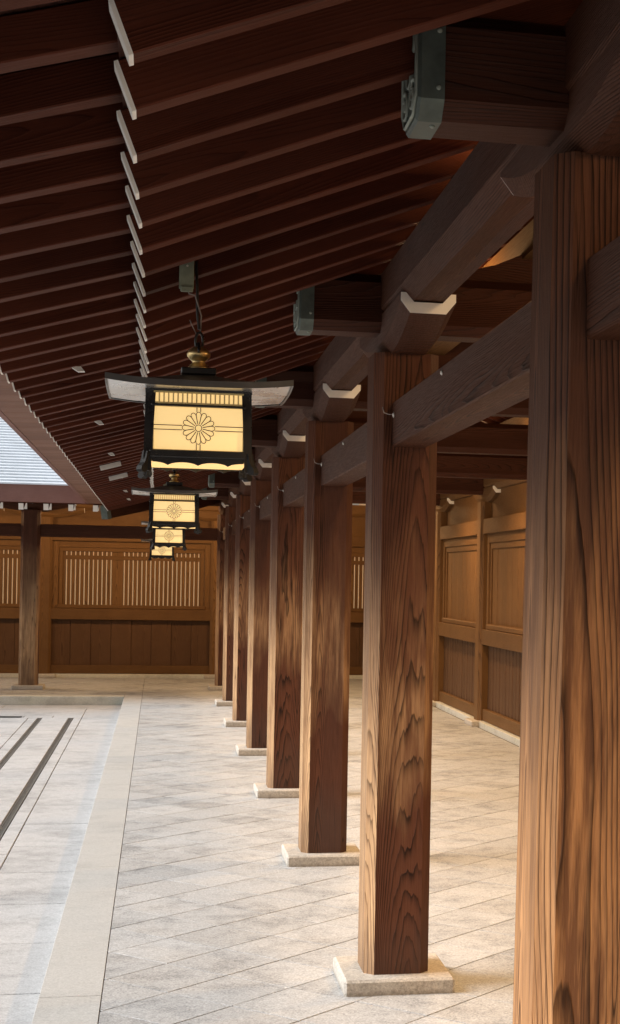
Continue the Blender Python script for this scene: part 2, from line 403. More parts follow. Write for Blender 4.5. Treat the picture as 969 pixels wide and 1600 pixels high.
def cross_row(ya, yb, xa, xb, step):
    x = xb
    while x > xa:
        MB().box(-step / 2 + .002, step / 2 - .002, -(yb - ya) / 2 + .0025, (yb - ya) / 2 - .0025, COURT - .06, COURT, .003).build('paving_slab', M['slab'], court, (x - step / 2, (ya + yb) / 2, 0)); x -= step
cross_row(YC - .55, YC - .003, -10, XB0 - .004, 1.5)
cross_row(19.752, 20.05, -1.55, -.868, .34)
cross_row(20.052, YC - .552, -10, -.868, 1.5)
cross_row(19.752, 19.97, -10, -1.56, 1.5)
def drain(name, label, x0, x1, y0, y1):
    d = thing(name, label, 'drain', ((x0 + x1) / 2, (y0 + y1) / 2, COURT - .05))
    wx, wy = (x1 - x0) / 2, (y1 - y0) / 2
    f = MB()
    f.box(-wx, -wx + .006, -wy, wy, 0, .049).box(wx - .006, wx, -wy, wy, 0, .049).box(-wx, wx, -wy, wy, -.02, .005)
    f.build('frame', M['iron'], d)
    b = MB(); L = max(wx, wy) * 2; n = int(L / .045)
    for k in range(n):
        t = -L / 2 + (k + .5) * L / n
        if wy > wx: b.box(-wx + .006, wx - .006, t - .011, t + .011, .02, .046)
        else: b.box(t - .011, t + .011, -wy + .006, wy - .006, .02, .046)
    tag(b.build('grate_bars', M['iron'], d), kind='stuff')
drain('drain_grate', 'long dark slot drain in the courtyard, the one nearer the colonnade', -1.013, -.970, 5.0, 19.75)
drain('drain_grate', 'long dark slot drain in the courtyard, farther from the colonnade', -1.371, -1.328, 5.0, 19.75)
drain('drain_grate', 'short dark cross drain in front of the far kerb', -6.0, -1.56, 19.972, 20.05)

# ------------------------------------------------------------------ columns
def octo(h, c): return [(-h + c, -h), (h - c, -h), (h, -h + c), (h, h - c), (h - c, h), (-h + c, h), (-h, h - c), (-h, -h + c)]
CB = .128
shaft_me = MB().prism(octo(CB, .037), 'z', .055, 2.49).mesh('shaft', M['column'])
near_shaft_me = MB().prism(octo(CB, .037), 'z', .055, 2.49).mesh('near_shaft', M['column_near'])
wall_shaft_me = MB().prism(octo(CB, .037), 'z', .055, 2.49).mesh('wall_post_shaft', M['wall_z'])
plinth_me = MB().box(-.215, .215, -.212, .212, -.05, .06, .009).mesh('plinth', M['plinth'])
def bracket_mesh(mat, mn):
    """boat-shaped bearing block: curved up underside along y, notch on top for the purlin"""
    mb = MB(); st = []
    ts = [0, .13, .2, .28, .36, .44, .52, .575, .6]
    for t in ts:
        k = max(0., (t - .13) / .47); zb = 2.485 + .082 * k ** 1.7
        wd = .102; ch = .036
        st.append((t, zb, wd, ch))
    full = [(-t, *r) for t, *r in st[:0:-1]] + st
    rings = []
    for t, zb, wd, ch in full:
        zt = 2.640
        prof = [(-wd + ch, zb), (wd - ch, zb), (wd, zb + .045), (wd, zt), (.083, zt), (.052, 2.606), (-.052, 2.606), (-.083, zt), (-wd, zt), (-wd, zb + .045)]
        rings.append([mb.bm.verts.new((p, t, q)) for p, q in prof])
    n = 10
    for A, B in zip(rings, rings[1:]):
        for i in range(n): mb.bm.faces.new((A[i], A[(i + 1) % n], B[(i + 1) % n], B[i]))
    mb.bm.faces.new(rings[0]); mb.bm.faces.new(rings[-1][::-1])
    return mb.mesh(mn, mat)
bracket_me = bracket_mesh(M['beam_y'], 'bracket')
wbracket_me = bracket_mesh(M['wall_y'], 'wall_bracket')
zb = 2.485 + .082
prof = [(-.066, zb + .001), (.066, zb + .001), (.101, zb + .045), (.101, 2.641), (.083, 2.641), (.052, 2.607), (-.052, 2.607), (-.083, 2.641), (-.101, 2.641), (-.101, zb + .045)]
bend_me = MB().prism(prof, 'y', -.604, -.599).mesh('painted_end', M['white'])
def column(x, y, label, rz=0., group='columns of the colonnade', wall=False, cat='column', name='wooden_column'):
    t = thing(name, label, cat, (x, y, 0), rz, group)
    put('plinth', plinth_me, t, (.0, 0, 0))
    s = put('shaft', wall_shaft_me if wall else shaft_me, t)
    b = put('bracket', wbracket_me if wall else bracket_me, t)
    put('painted_end', bend_me, b); put('painted_end', bend_me, b, (0, 0, 0), (0, 0, math.pi))
    return t
ordn = ['nearest', 'second', 'third', 'fourth', 'fifth', 'sixth', 'seventh', 'eighth']
clab = ['huge weathered cedar column cut off by the right edge, nearest of the row',
        'second brown cedar column, whole on its granite plinth between lantern and near column',
        'third cedar column of the row, just left of the second and its plinth fully seen',
        'fourth cedar column of the row, half hidden behind the third column',
        'fifth cedar column of the row, narrow strip behind the fourth column',
        'sixth cedar column of the row, thin strip behind the fifth column',
        'seventh cedar column of the row, slim dark strip next to the far corner',
        'corner cedar column where the colonnade meets the far corridor']
for n in range(-1, 7):
    c_ = column(XC, rowy(n) - (.095 if n == -1 else 0), clab[n + 1])
    if n == -1:
        for ch in c_.children:
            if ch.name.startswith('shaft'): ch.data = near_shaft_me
        c_.location.z = .03; c_.location.x -= .018; c_.rotation_euler = (0, .009, 0)
column(XC, rowy(-2), 'cedar column behind the viewer beside the near end of the corridor')
column(-1.745, YF, 'dark lone column at the far left in front of the lattice wall', R(90), 'columns of the far corridor')
for k in (2, 3): column(-1.745 - 2.70 * (k - 1), YF, 'dark column of the far corridor left of the lone one, number %s along' % ['', '', 'two', 'three'][k], R(90), 'columns of the far corridor')
wl = ['behind the near column', 'right of the second column, nearer of the two seen there', 'right of the second column, farther of the two seen there', 'at the far end of the corridor']
for n in range(-2, 8):
    y = rowy(n) if n < 7 else YW
    lab = {4: 'tan wall post between the two inner panels seen right of the second column',
           5: 'tan wall post just right of the second column, farther of the two'}.get(n, 'tan inner wall post hidden behind the columns, %s of the wall' % ordn[n + 2] if n < 4 else 'tan post of the inner wall %s' % ('one bay before its far corner' if n == 6 else 'right in its far corner'))
    column(XW, y, lab, math.pi if False else 0., 'posts of the inner wall', True, 'wall post', 'wall_post')
for x, lab in ((XC, 'tan post of the far wall right of the lattice panel'), (-1.745, 'tan post of the far wall just right of the lone dark column'), (-4.445, 'tan post of the far wall beyond the left edge')):
    column(x, YW, lab, R(90), 'posts of the far wall', True, 'wall post', 'wall_post')

# ------------------------------------------------------------------ tie beams
def tie(x, y, L, rz, label, hooks=True, mat='beam_y'):
    t = thing('tie_beam', label, 'tie beam', (x, y, 2.122), rz, 'tie beams between the columns')
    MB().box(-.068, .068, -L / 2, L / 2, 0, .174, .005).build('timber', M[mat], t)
    if hooks:
        for yy, zz, sc in ((L / 2 - .045, .120, 1.3), (L / 2 - 1.12, .150, 1.)):
            MB().lathe([(.009 * sc, 0), (.009 * sc, .003), (.0045, .007)], 8).build('nail_head', M['pale'], t, (-.068, yy, zz), (0, -R(90), 0))
        MB().tube([(-.070, L / 2 - .045, .122), (-.088, L / 2 - .040, .122), (-.106, L / 2 - .036, .128), (-.112, L / 2 - .034, .150)], .0026, 5).build('wire_hook', M['wire'], t)
    return t
for n in range(-2, 6):
    ex = .095 if n == -1 else 0
    tie(XC + .012, rowy(n) + PITCH / 2 - ex / 2, PITCH - 2 * CB + .01 + ex, 0., 'dark tie beam running from the %s column to the %s column' % (ordn[n + 1] if n > -2 else 'hidden', ordn[n + 2] if n > -2 else 'nearest'))
Lf = 2.685 - 2 * CB + .01
tie((XC - 1.745) / 2, YF, Lf, R(90), 'dark tie beam across the far corridor front, left of the corner column', False)
tie(-1.745 - 1.35, YF, 2.70 - 2 * CB + .01, R(90), 'dark tie beam across the far corridor front, left of the lone column', False)
tie(-1.745 - 4.05, YF, 2.70 - 2 * CB + .01, R(90), 'dark tie beam of the far corridor beyond the left edge', False)
# ------------------------------------------------------------------ purlins
pp = [(-.055, 0.), (.055, 0.), (.105, .050), (.105, .187), (-.105, .187), (-.105, .050)]
def longbeam(name, label, x, y0, y1, z, rz=0., prof=pp, mat='beam_y', cat='purlin', L=None):
    L = y1 - y0
    return tag(MB().prism(prof, 'y', -L / 2, L / 2).build(name, M[mat], None, (x, (y0 + y1) / 2, z), (0, 0, rz)), label, cat)
longbeam('eave_purlin', 'thick dark eave purlin resting on the column brackets along the whole row', XC, Y_ROOF, YF + .3, 2.613)
longbeam('eave_purlin', 'purlin over the posts of the inner wall', XW, Y_ROOF, YW + .3, 2.613, mat='wall_y')
small = [(-.07, 0), (.07, 0), (.07, .13), (-.07, .13)]
zr = lambda x: TIPZ + SLOPE_L * (min(x, 2 * RX - x) - TIPX)
longbeam('ridge_beam', 'ridge beam high inside the corridor roof', RX, Y_ROOF, YW, zr(RX) - .16, prof=small, mat='wall_y', cat='ridge beam')
longbeam('roof_purlin', 'tan roof purlin glimpsed over the tie beam between near and second column', 1.50, Y_ROOF, YW, zr(1.40) - .124, prof=[(-.09, 0), (.09, 0), (.09, .12), (-.09, .12)], mat='wall_y')
longbeam('roof_purlin', 'roof purlin on the wall side of the corridor roof', 2 * RX - 1.50, Y_ROOF, YW, zr(1.40) - .124, prof=[(-.09, 0), (.09, 0), (.09, .12), (-.09, .12)], mat='wall_y')
def longbeam_x(name, label, y, x0, x1, z, mat, cat='purlin'):
    return tag(MB().prism([(p, q) for p, q in pp], 'x', -(x1 - x0) / 2, (x1 - x0) / 2).build(name, M[mat], None, ((x0 + x1) / 2, y, z)), label, cat)
longbeam_x('eave_purlin', 'dark eave purlin of the far corridor over its lone column', YF, -9, XC - .107, 2.6135, 'beam_x')
longbeam_x('eave_purlin', 'tan purlin on top of the far lattice wall', YW, -9, XW - .107, 2.6135, 'wall_x')

# ------------------------------------------------------------------ cross beams with copper caps
def oct_yz(hy, z0, z1, c): return [(-hy + c, z0), (hy - c, z0), (hy, z0 + c), (hy, z1 - c), (hy - c, z1), (-hy + c, z1), (-hy, z1 - c), (-hy, z0 + c)]
bm_prof = oct_yz(.102, -.114, .114, .037)
XN = .517
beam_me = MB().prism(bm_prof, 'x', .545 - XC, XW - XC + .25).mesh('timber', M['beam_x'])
inner_prof = [(p, q) for p, q in bm_prof]
cap = MB(); cp = oct_yz(.106, -.118, .118, .039)
A = [cap.bm.verts.new((.573 - XC, p, q)) for p, q in cp]; B = [cap.bm.verts.new((XN + .006 - XC, p, q)) for p, q in cp]; Cc = [cap.bm.verts.new((XN - XC, p * .94, q * .94)) for p, q in cp]
for X_, Y_ in ((A, B), (B, Cc)):
    for i in range(8): cap.bm.faces.new((X_[i], X_[(i + 1) % 8], Y_[(i + 1) % 8], Y_[i]))
cap.bm.faces.new(Cc)
cap_me = cap.mesh('copper_cap', M['verdigris'])
rel = MB()
def spiral(cy, cz, r, turns, sgn, a0):
    return [(XN - XC - .004, cy + sgn * math.cos(a0 + t * turns * 6.283 / 18) * r * (1 - t / 22), cz + math.sin(a0 + t * turns * 6.283 / 18) * r * (1 - t / 22)) for t in range(19)]
for cy in (-.05, .05):
    for cz in (-.06, .055): rel.tube(spiral(cy, cz, .038, 1.6, 1 if cy > 0 else -1, .6), .0048, 5)
rel.tube([(XN - XC - .003, p * .86, q * .86) for p, q in cp], .0045, 5, True)
rel.tube([(XN - XC - .004, .03 * math.cos(k * .7854), .03 * math.sin(k * .7854)) for k in range(8)], .005, 5, True)
rel_me = rel.mesh('scroll_relief', M['verdipale'])
nail_me = MB().lathe([(.006, 0), (.006, .002), (.003, .005)], 8).mesh('nail', M['verdipale'])
# frog-leg strut on the beam
fl = [(-1.16, .113), (-1.16, .138), (-.98, .185), (-.72, .30), (-.36, .47), (-.10, .56), (.10, .56), (.36, .47), (.72, .30), (.98, .185), (1.16, .138), (1.16, .113),
      (.75, .113), (.55, .21), (.25, .30), (-.25, .30), (-.55, .21), (-.75, .113)]
strut_me = MB().prism(fl, 'y', -.04, .04).mesh('strut', M['beam_x'])
post_me = MB().box(-.12, .12, -.055, .055, .5, zr(RX) - .16 - 2.686, .004).mesh('king_post', M['wall_z'])
LAMPS = []
def cross_beam(x, y, rz, label, lamp_label, side=1):
    t = thing('cross_beam', label, 'cross beam', (x, y, 2.686), rz, 'capped cross beams')
    put('timber', beam_me, t); c = put('copper_cap', cap_me, t); put('scroll_relief', rel_me, c)
    for yy, zz, ry in ((-.106, .065, 0), (-.106, -.055, 0)):
        put('nail', nail_me, c, (.560 - XC, yy, zz), (R(90), 0, 0))
    put('nail', nail_me, c, (.558 - XC, -.04, -.118), (math.pi, 0, 0))
    s = put('strut', strut_me, t, (RX - XC, 0, 0)); put('king_post', post_me, t, (RX - XC, 0, 0))
    return t
# unseen lamp boxes, assumed from the corridor's warm light, added behind the cross beams
def assumed_beam_lamp(x, y, z, label, W=ASSUMED_LAMP_W, spot=True):
    t = thing('assumed_beam_lamp', label, 'lamp', (x, y, z), 0., 'assumed small lamps behind the cross beams')
    MB().box(-.06, .06, -.16, -.10, -.03, .05, .004).build('housing', M['black'], t)
    MB().box(-.05, .05, -.10, -.06, -.025, .045, .006).build('diffuser', M['assumed_lampglow'], t)
    ld = bpy.data.lights.new('assumed_lamp_light', 'SPOT' if spot else 'POINT'); ld.energy = W
    if spot: ld.spot_size = R(156); ld.spot_blend = .9
    ld2 = bpy.data.lights.new('added_stray_light', 'POINT'); ld2.energy = 15.; ld2.color = (1., .62, .29); ld2.shadow_soft_size = .05  # weak extra light, added to warm the timbers above
    l2 = bpy.data.objects.new('added_stray_light', ld2); COL.objects.link(l2); l2.parent = t; l2.location = (0, .04, .06)
    ld.color = (1., .62, .29); ld.shadow_soft_size = .06
    lo = bpy.data.objects.new('assumed_lamp_light', ld); COL.objects.link(lo); lo.parent = t; lo.location = (0, .03, .01)
    return t
bl = ['nearest capped cross beam end at the top right, above the near column', 'second capped cross beam end, left of the white bracket of the second column',
      'third cross beam end, behind the right tip of the lantern roof']
for n in range(-2, 6):
    lab = bl[n + 1] if -1 <= n <= 1 else ('cross beam over the %s column, its end hidden behind the lantern' % ordn[n + 1] if n > 1 else 'cross beam overhead behind the viewer')
    xb_ = cross_beam(XC, rowy(n) - (.095 if n == -1 else 0), 0., lab, '')
    if n == -1: xb_.location.z += .008
    assumed_beam_lamp(1.18, rowy(n) + .62, 2.70, 'assumed small lamp box hidden behind the cross beam of the %s column' % (ordn[n + 1] if n > -2 else 'unseen first'))
    assumed_beam_lamp(2.75, rowy(n) + .62, 2.70, 'added small lamp box on the wall side of the %s cross beam' % (ordn[n + 1] if n > -2 else 'unseen first'), 104.)  # added second lamp, evens the warm light on wall and floor
for x in (-1.745, -4.445):
    cross_beam(x, YF, R(90), 'cross beam of the far corridor over the %s' % ('lone dark column' if x > -3 else 'next column beyond the left edge'), '')
for x in (-3.1, -.4, 2.0):  # assumed lamps, unseen, for the warm light on the far wall
    t = assumed_beam_lamp(x, YF + .75, 2.72, 'assumed small lamp box high in the far corridor, %s' % {-3.1: 'left of the lone column', -.4: 'in front of the lattice panel', 2.0: 'at the corner bay'}[x], 52., False)

# ------------------------------------------------------------------ roofs
LR = (RX - TIPX) / math.cos(AL)
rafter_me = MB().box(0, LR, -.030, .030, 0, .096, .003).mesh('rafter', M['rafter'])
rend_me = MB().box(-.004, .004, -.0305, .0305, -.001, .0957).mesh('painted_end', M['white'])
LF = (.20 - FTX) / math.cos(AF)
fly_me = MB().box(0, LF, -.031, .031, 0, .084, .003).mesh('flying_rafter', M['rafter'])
fend_me = MB().box(-.004, .003, -.0315, .0315, -.001, .0835).mesh('painted_end', M['white'])
eboard_me = MB().box(0, .30, -RSP / 2 + .002, RSP / 2 - .002, 0, .018, .002).mesh('eave_board', M['eave_board'])
def roof(name, label, loc, rz, ys, yend, ynear, far, mirror=True):
    """local frame as for the near corridor: eave towards -x, ridge at RX, running along y"""
    t = thing(name, label, 'roof', loc, rz)
    for y in ys:
        r_ = put('rafter', rafter_me, t, (TIPX + random.uniform(-.004, .004), y + random.uniform(-.005, .005), TIPZ + random.uniform(-.002, .002)), (random.uniform(-.012, .012), -AL, 0)); put('painted_end', rend_me, r_)
        if mirror: put('rafter', rafter_me, t, (2 * RX - TIPX, y, TIPZ), (0, -AL, math.pi))
        f_ = put('flying_rafter', fly_me, t, (FTX, y + random.uniform(-.004, .004), FTZ + random.uniform(-.0015, .0015)), (random.uniform(-.01, .01), -AF, 0)); put('painted_end', fend_me, f_)
        put('eave_board', eboard_me, t, (-.898, y, 2.524), (0, -R(1.5), 0))
    sgn = -1 if far else 1
    def sheet(nm, x0, z0, x1, z1, mat, th, y_corner_at=lambda x: 0):
        # plank sheet from the eave line up the slope, mitred along the valley
        a0, a1 = (ynear, yend + (x0 - FTX)) if not far else (yend - (x0 - FTX), ynear)
        b0, b1 = (ynear, yend + (x1 - FTX)) if not far else (yend - (x1 - FTX), ynear)
        mb = MB()
        lo = [mb.bm.verts.new(p) for p in ((x0, a0, z0), (x0, a1, z0), (x1, b1, z1), (x1, b0, z1))]
        hi = [mb.bm.verts.new((v.co.x, v.co.y, v.co.z + th)) for v in lo]
        mb.bm.faces.new(lo); mb.bm.faces.new(hi[::-1])
        for i in range(4): mb.bm.faces.new((lo[i], lo[(i + 1) % 4], hi[(i + 1) % 4], hi[i]))
        return mb.build(nm, mat, t)
    top = lambda x: TIPZ + .096 / math.cos(AL) + SLOPE_L * (x - TIPX) + .003
    sheet('roof_boarding', .02, top(.02), RX, top(RX), M['board_y'], .02)
    ft = lambda x: FTZ + .084 / math.cos(AF) + SLOPE_F * (x - FTX) + .003
    sheet('eave_boarding', -.62, ft(-.62), .30, ft(.30), M['board_y'], .02)
    sheet('tip_fillet', -.088, 2.560, -.02, 2.585, M['board_y'], .03)
    sheet('eave_fillet', -.648, 2.519, -.588, 2.533, M['rafter'], .05)
    sheet('fascia', -.925, 2.520, -.892, 2.520, M['fascia_y'], .225)
    if mirror:
        mb = MB(); mb.poly([(RX, ynear, top(RX)), (2 * RX + .06, ynear, top(-.06)), (2 * RX + .06, yend + 6, top(-.06)), (RX, yend + 6, top(RX))]); mb.build('roof_boarding', M['board_y'], t)
    # weathered copper covering in horizontal courses
    zr0, zr1 = 2.745, 4.25
    if not far:
        sheet('roof_covering', -.95, zr0, RX, zr1, M['copper_roof'], .03)
        mb = MB(); mb.poly([(RX, ynear, zr1), (2 * RX + .92, ynear, zr0), (2 * RX + .92, yend + 9, zr0), (RX, yend + 9, zr1)]); mb.build('roof_covering', M['copper_roof'], t)
    else:
        mb = MB(); N = 34
        for k in range(N):
            x0 = -.95 + (RX + .95) * k / N; x1 = -.95 + (RX + .95) * (k + 1) / N
            z0 = zr0 + (zr1 - zr0) * k / N; z1 = zr0 + (zr1 - zr0) * (k + 1) / N
            a = yend - (x0 - FTX) - 1.4
            vv = [mb.bm.verts.new(p) for p in ((x0, a, z0 - .002), (x0, ynear, z0 - .002), (x0, ynear, z0 + .018), (x0, a, z0 + .018), (x1 + .004, a, z1 - .002), (x1 + .004, ynear, z1 - .002))]
            mb.bm.faces.new((vv[0], vv[1], vv[2], vv[3])); mb.bm.faces.new((vv[3], vv[2], vv[5], vv[4])); mb.bm.faces.new((vv[0], vv[4], vv[5], vv[1]))
        tag(mb.build('roof_covering', M['copper_roof'], t), kind='stuff')
        mb = MB(); mb.poly([(RX, yend - 4, zr1), (2 * RX + .92, yend - 4, zr0), (2 * RX + .92, ynear, zr0), (RX, ynear, zr1)]); mb.build('roof_covering', M['copper_roof'], t)
    return t
ycorner = YF - (XC - FTX)                       # where the two eaves meet
ys = [y for y in RAFY if y < ycorner - .05]
near_roof = roof('corridor_roof', 'dark rafter roof over the colonnade with white painted rafter tips', (0, 0, 0), 0., [y for y in ys if y > Y_ROOF], ycorner, Y_ROOF, False)
ysf = [(-FTX) + .17 + RSP * k for k in range(0, 26)]
far_roof = roof('corridor_roof', 'far corridor roof with pale sheet covering and reddish fascia at the left', (0, YF - XC, 0), R(90), ysf, -FTX, 9.0, True, False)
# valley rafter at the inner corner with a copper shoe
vx, vy = FTX - .04, ycorner - .04
vr = thing('valley_rafter', 'heavy dark valley rafter at the inner corner of the two eaves, end cap grey', 'valley rafter', (vx, vy, 2.335), R(45))
Lv = (XC - FTX) * math.sqrt(2)
MB().box(0.05, Lv, -.055, .055, 0, .17, .004).build('timber', M['beam_x'], vr, (0, 0, 0), (0, -math.atan(.2), 0))
MB().box(-.01, .06, -.06, .06, -.005, .18, .004).build('end_cap', M['verdigris'], vr, (0, 0, 0), (0, -math.atan(.2), 0))
lo = thing('valley_bracket', 'white ended lower corner rafter left of the second lantern', 'corner rafter', (-.05, ycorner + .52, 2.35), R(45))
MB().box(0.004, 1.3, -.05, .05, 0, .15, .004).build('timber', M['beam_x'], lo, (0, 0, 0), (0, -math.atan(.25), 0))
MB().box(-.004, .004, -.05, .05, .0, .15).build('painted_end', M['white'], lo, (0, 0, 0), (0, -math.atan(.25), 0))

# pale clips and plates under the flying rafters
clip_me = MB().prism([(-.035, 0), (.0, -.022), (.028, -.02), (.012, 0)], 'y', -.02, .02).mesh('metal_clip', M['pale'])
zf = lambda x: FTZ + SLOPE_F * (x - FTX)
for i, yy in enumerate((7.28, 9.75, 12.2, 15.0, 17.6, 19.4)):
    y = min(RAFY, key=lambda v: abs(v - yy))
    tag(put('metal_clip', clip_me, None, (-.36, y, zf(-.36) - .001)), 'small pale clip under the eave rafters, %s from the viewer' % ordn[i], 'clip', 'pale clips under the eave')
for yy, xx, lab in ((13.5, -.40, 'pale flat plate on the far eave rafters, upper left of two'), (15.1, -.375, 'pale flat plate on the far eave rafters, lower right of two')):
    y = min(RAFY, key=lambda v: abs(v - yy))
    tag(MB().box(-.085, .085, -.005, .005, -.028, .012, .002).build('metal_plate', M['pale'], None, (xx, y - .038, zf(xx)), (0, -AF, 0)), lab, 'plate')

# ------------------------------------------------------------------ panelled walls
def wall_panel(loc, rz, w_, label, lattice, boards_low=8, mx='wall_x'):
    """local: x along the wall from post centre to post centre, -y towards the corridor"""
    t = thing('panelled_wall', label, 'wall', loc, rz, 'panelled wall bays')
    a, b = CB - .02, w_ - CB + .02
    m = M[mx]
    def bx(nm, x0, x1, y0, y1, z0, z1, mat, bev=.004):
        return MB().box(-(x1 - x0) / 2, (x1 - x0) / 2, y0, y1, z0, z1, bev).build(nm, mat, t, ((x0 + x1) / 2, 0, 0))
    bx('stone_sill', a, b, -.125, .12, -.05, .058, M['kerb'])
    bx('base_rail', a, b, -.075, .05, .062, .19, m)
    n = boards_low; wd = (b - a) / n
    for k in range(n): bx('board', a + k * wd + .0015, a + (k + 1) * wd - .0015, -.022 - (.004 if k % 2 else 0) + random.uniform(-.002, .002), .0, .18, .91, M['wall_low'], .016 if n > 10 else .004)
    bx('back_board', a, b, .012, .03, .10, .95, M['wall_low'])
    bx('mid_rail', a, b, -.10, .05, .905, 1.075, m)
    bx('top_rail', a, b, -.10, .05, 2.13, 2.296, m)
    bx('upper_board', a, b, -.012, .012, 2.29, 2.63, m)
    # casing round the upper field
    bx('casing', a, a + .115, -.055, .03, 1.07, 2.135, M['wall_z']); bx('casing', b - .115, b, -.055, .03, 1.07, 2.135, M['wall_z'])
    bx('casing', a + .115, b - .115, -.052, .03, 2.03, 2.135, m); bx('moulding', a + .09, b - .09, -.075, .03, 1.072, 1.135, m, .012)
    bx('moulding', a + .117, b - .117, -.035, .03, 1.965, 2.032, m)
    for xx in (a + .117, b - .117 - .06): bx('moulding', xx, xx + .06, -.034, .03, 1.13, 1.968, M['wall_z'])
    x0, x1 = a + .175, b - .175
    if not lattice:
        n = 9; wd = (x1 - x0) / n
        for k in range(n): bx('board', x0 + k * wd + .0012, x0 + (k + 1) * wd - .0012, -.016 + random.uniform(-.002, .002), .0, 1.125, 1.97, M['wall_z'], .003)
    else:
        pit = .0675; tot = x1 - x0; gap = .018
        x = x0; k = 0
        n_all = int((tot) / pit)
        cen = {11: .185}
        while x < x1 - .01:
            wd = cen.get(k, pit - gap)
            x2 = min(x + wd, x1); bx('slat', x, x2, -.015, .015, 1.125, 1.97, M['wall_z'], .002); x = x2 + gap; k += 1
        bx('lattice_rail', x0, x1, -.022, -.016, 1.84, 1.905, m, .001)
    return t
for n in range(-2, 6):
    lab = {4: 'inner wall bay seen right of the second column, farther panel by the slim post', 3: 'inner wall bay seen next to the near column, panel of vertical boards'}.get(n, 'inner wall bay of boarded panels, %s along the corridor' % ['first', 'second', 'third', 'fourth', 'fifth', 'sixth', 'seventh', 'eighth'][n + 2])
    wall_panel((XW, rowy(n) + PITCH, 0), -R(90), PITCH, lab, False, 16, 'wall_x')
wall_panel((XW, YW, 0), -R(90), YW - YF, 'last inner wall bay in the far corner', False, 14)
wall_panel((-1.745, YW, 0), 0., XC + 1.745, 'far lattice wall bay behind the lanterns, slits glowing pale', True)
wall_panel((-4.445, YW, 0), 0., 2.70, 'far lattice wall bay cut by the left edge', True)
wall_panel((XC, YW, 0), 0., XW - XC, 'far lattice wall bay glimpsed between the second and third columns', True)
# added wall outside the lattice: its tan stands in for daylight in the slits
tag(MB().box(-14, 14, 0, .3, -.3, 3.2).build('added_slit_backdrop', M['backdrop'], None, (0, YW + 5.5, 0)), 'added tan backdrop outside the lattice, standing in for daylight in its slits', 'wall')

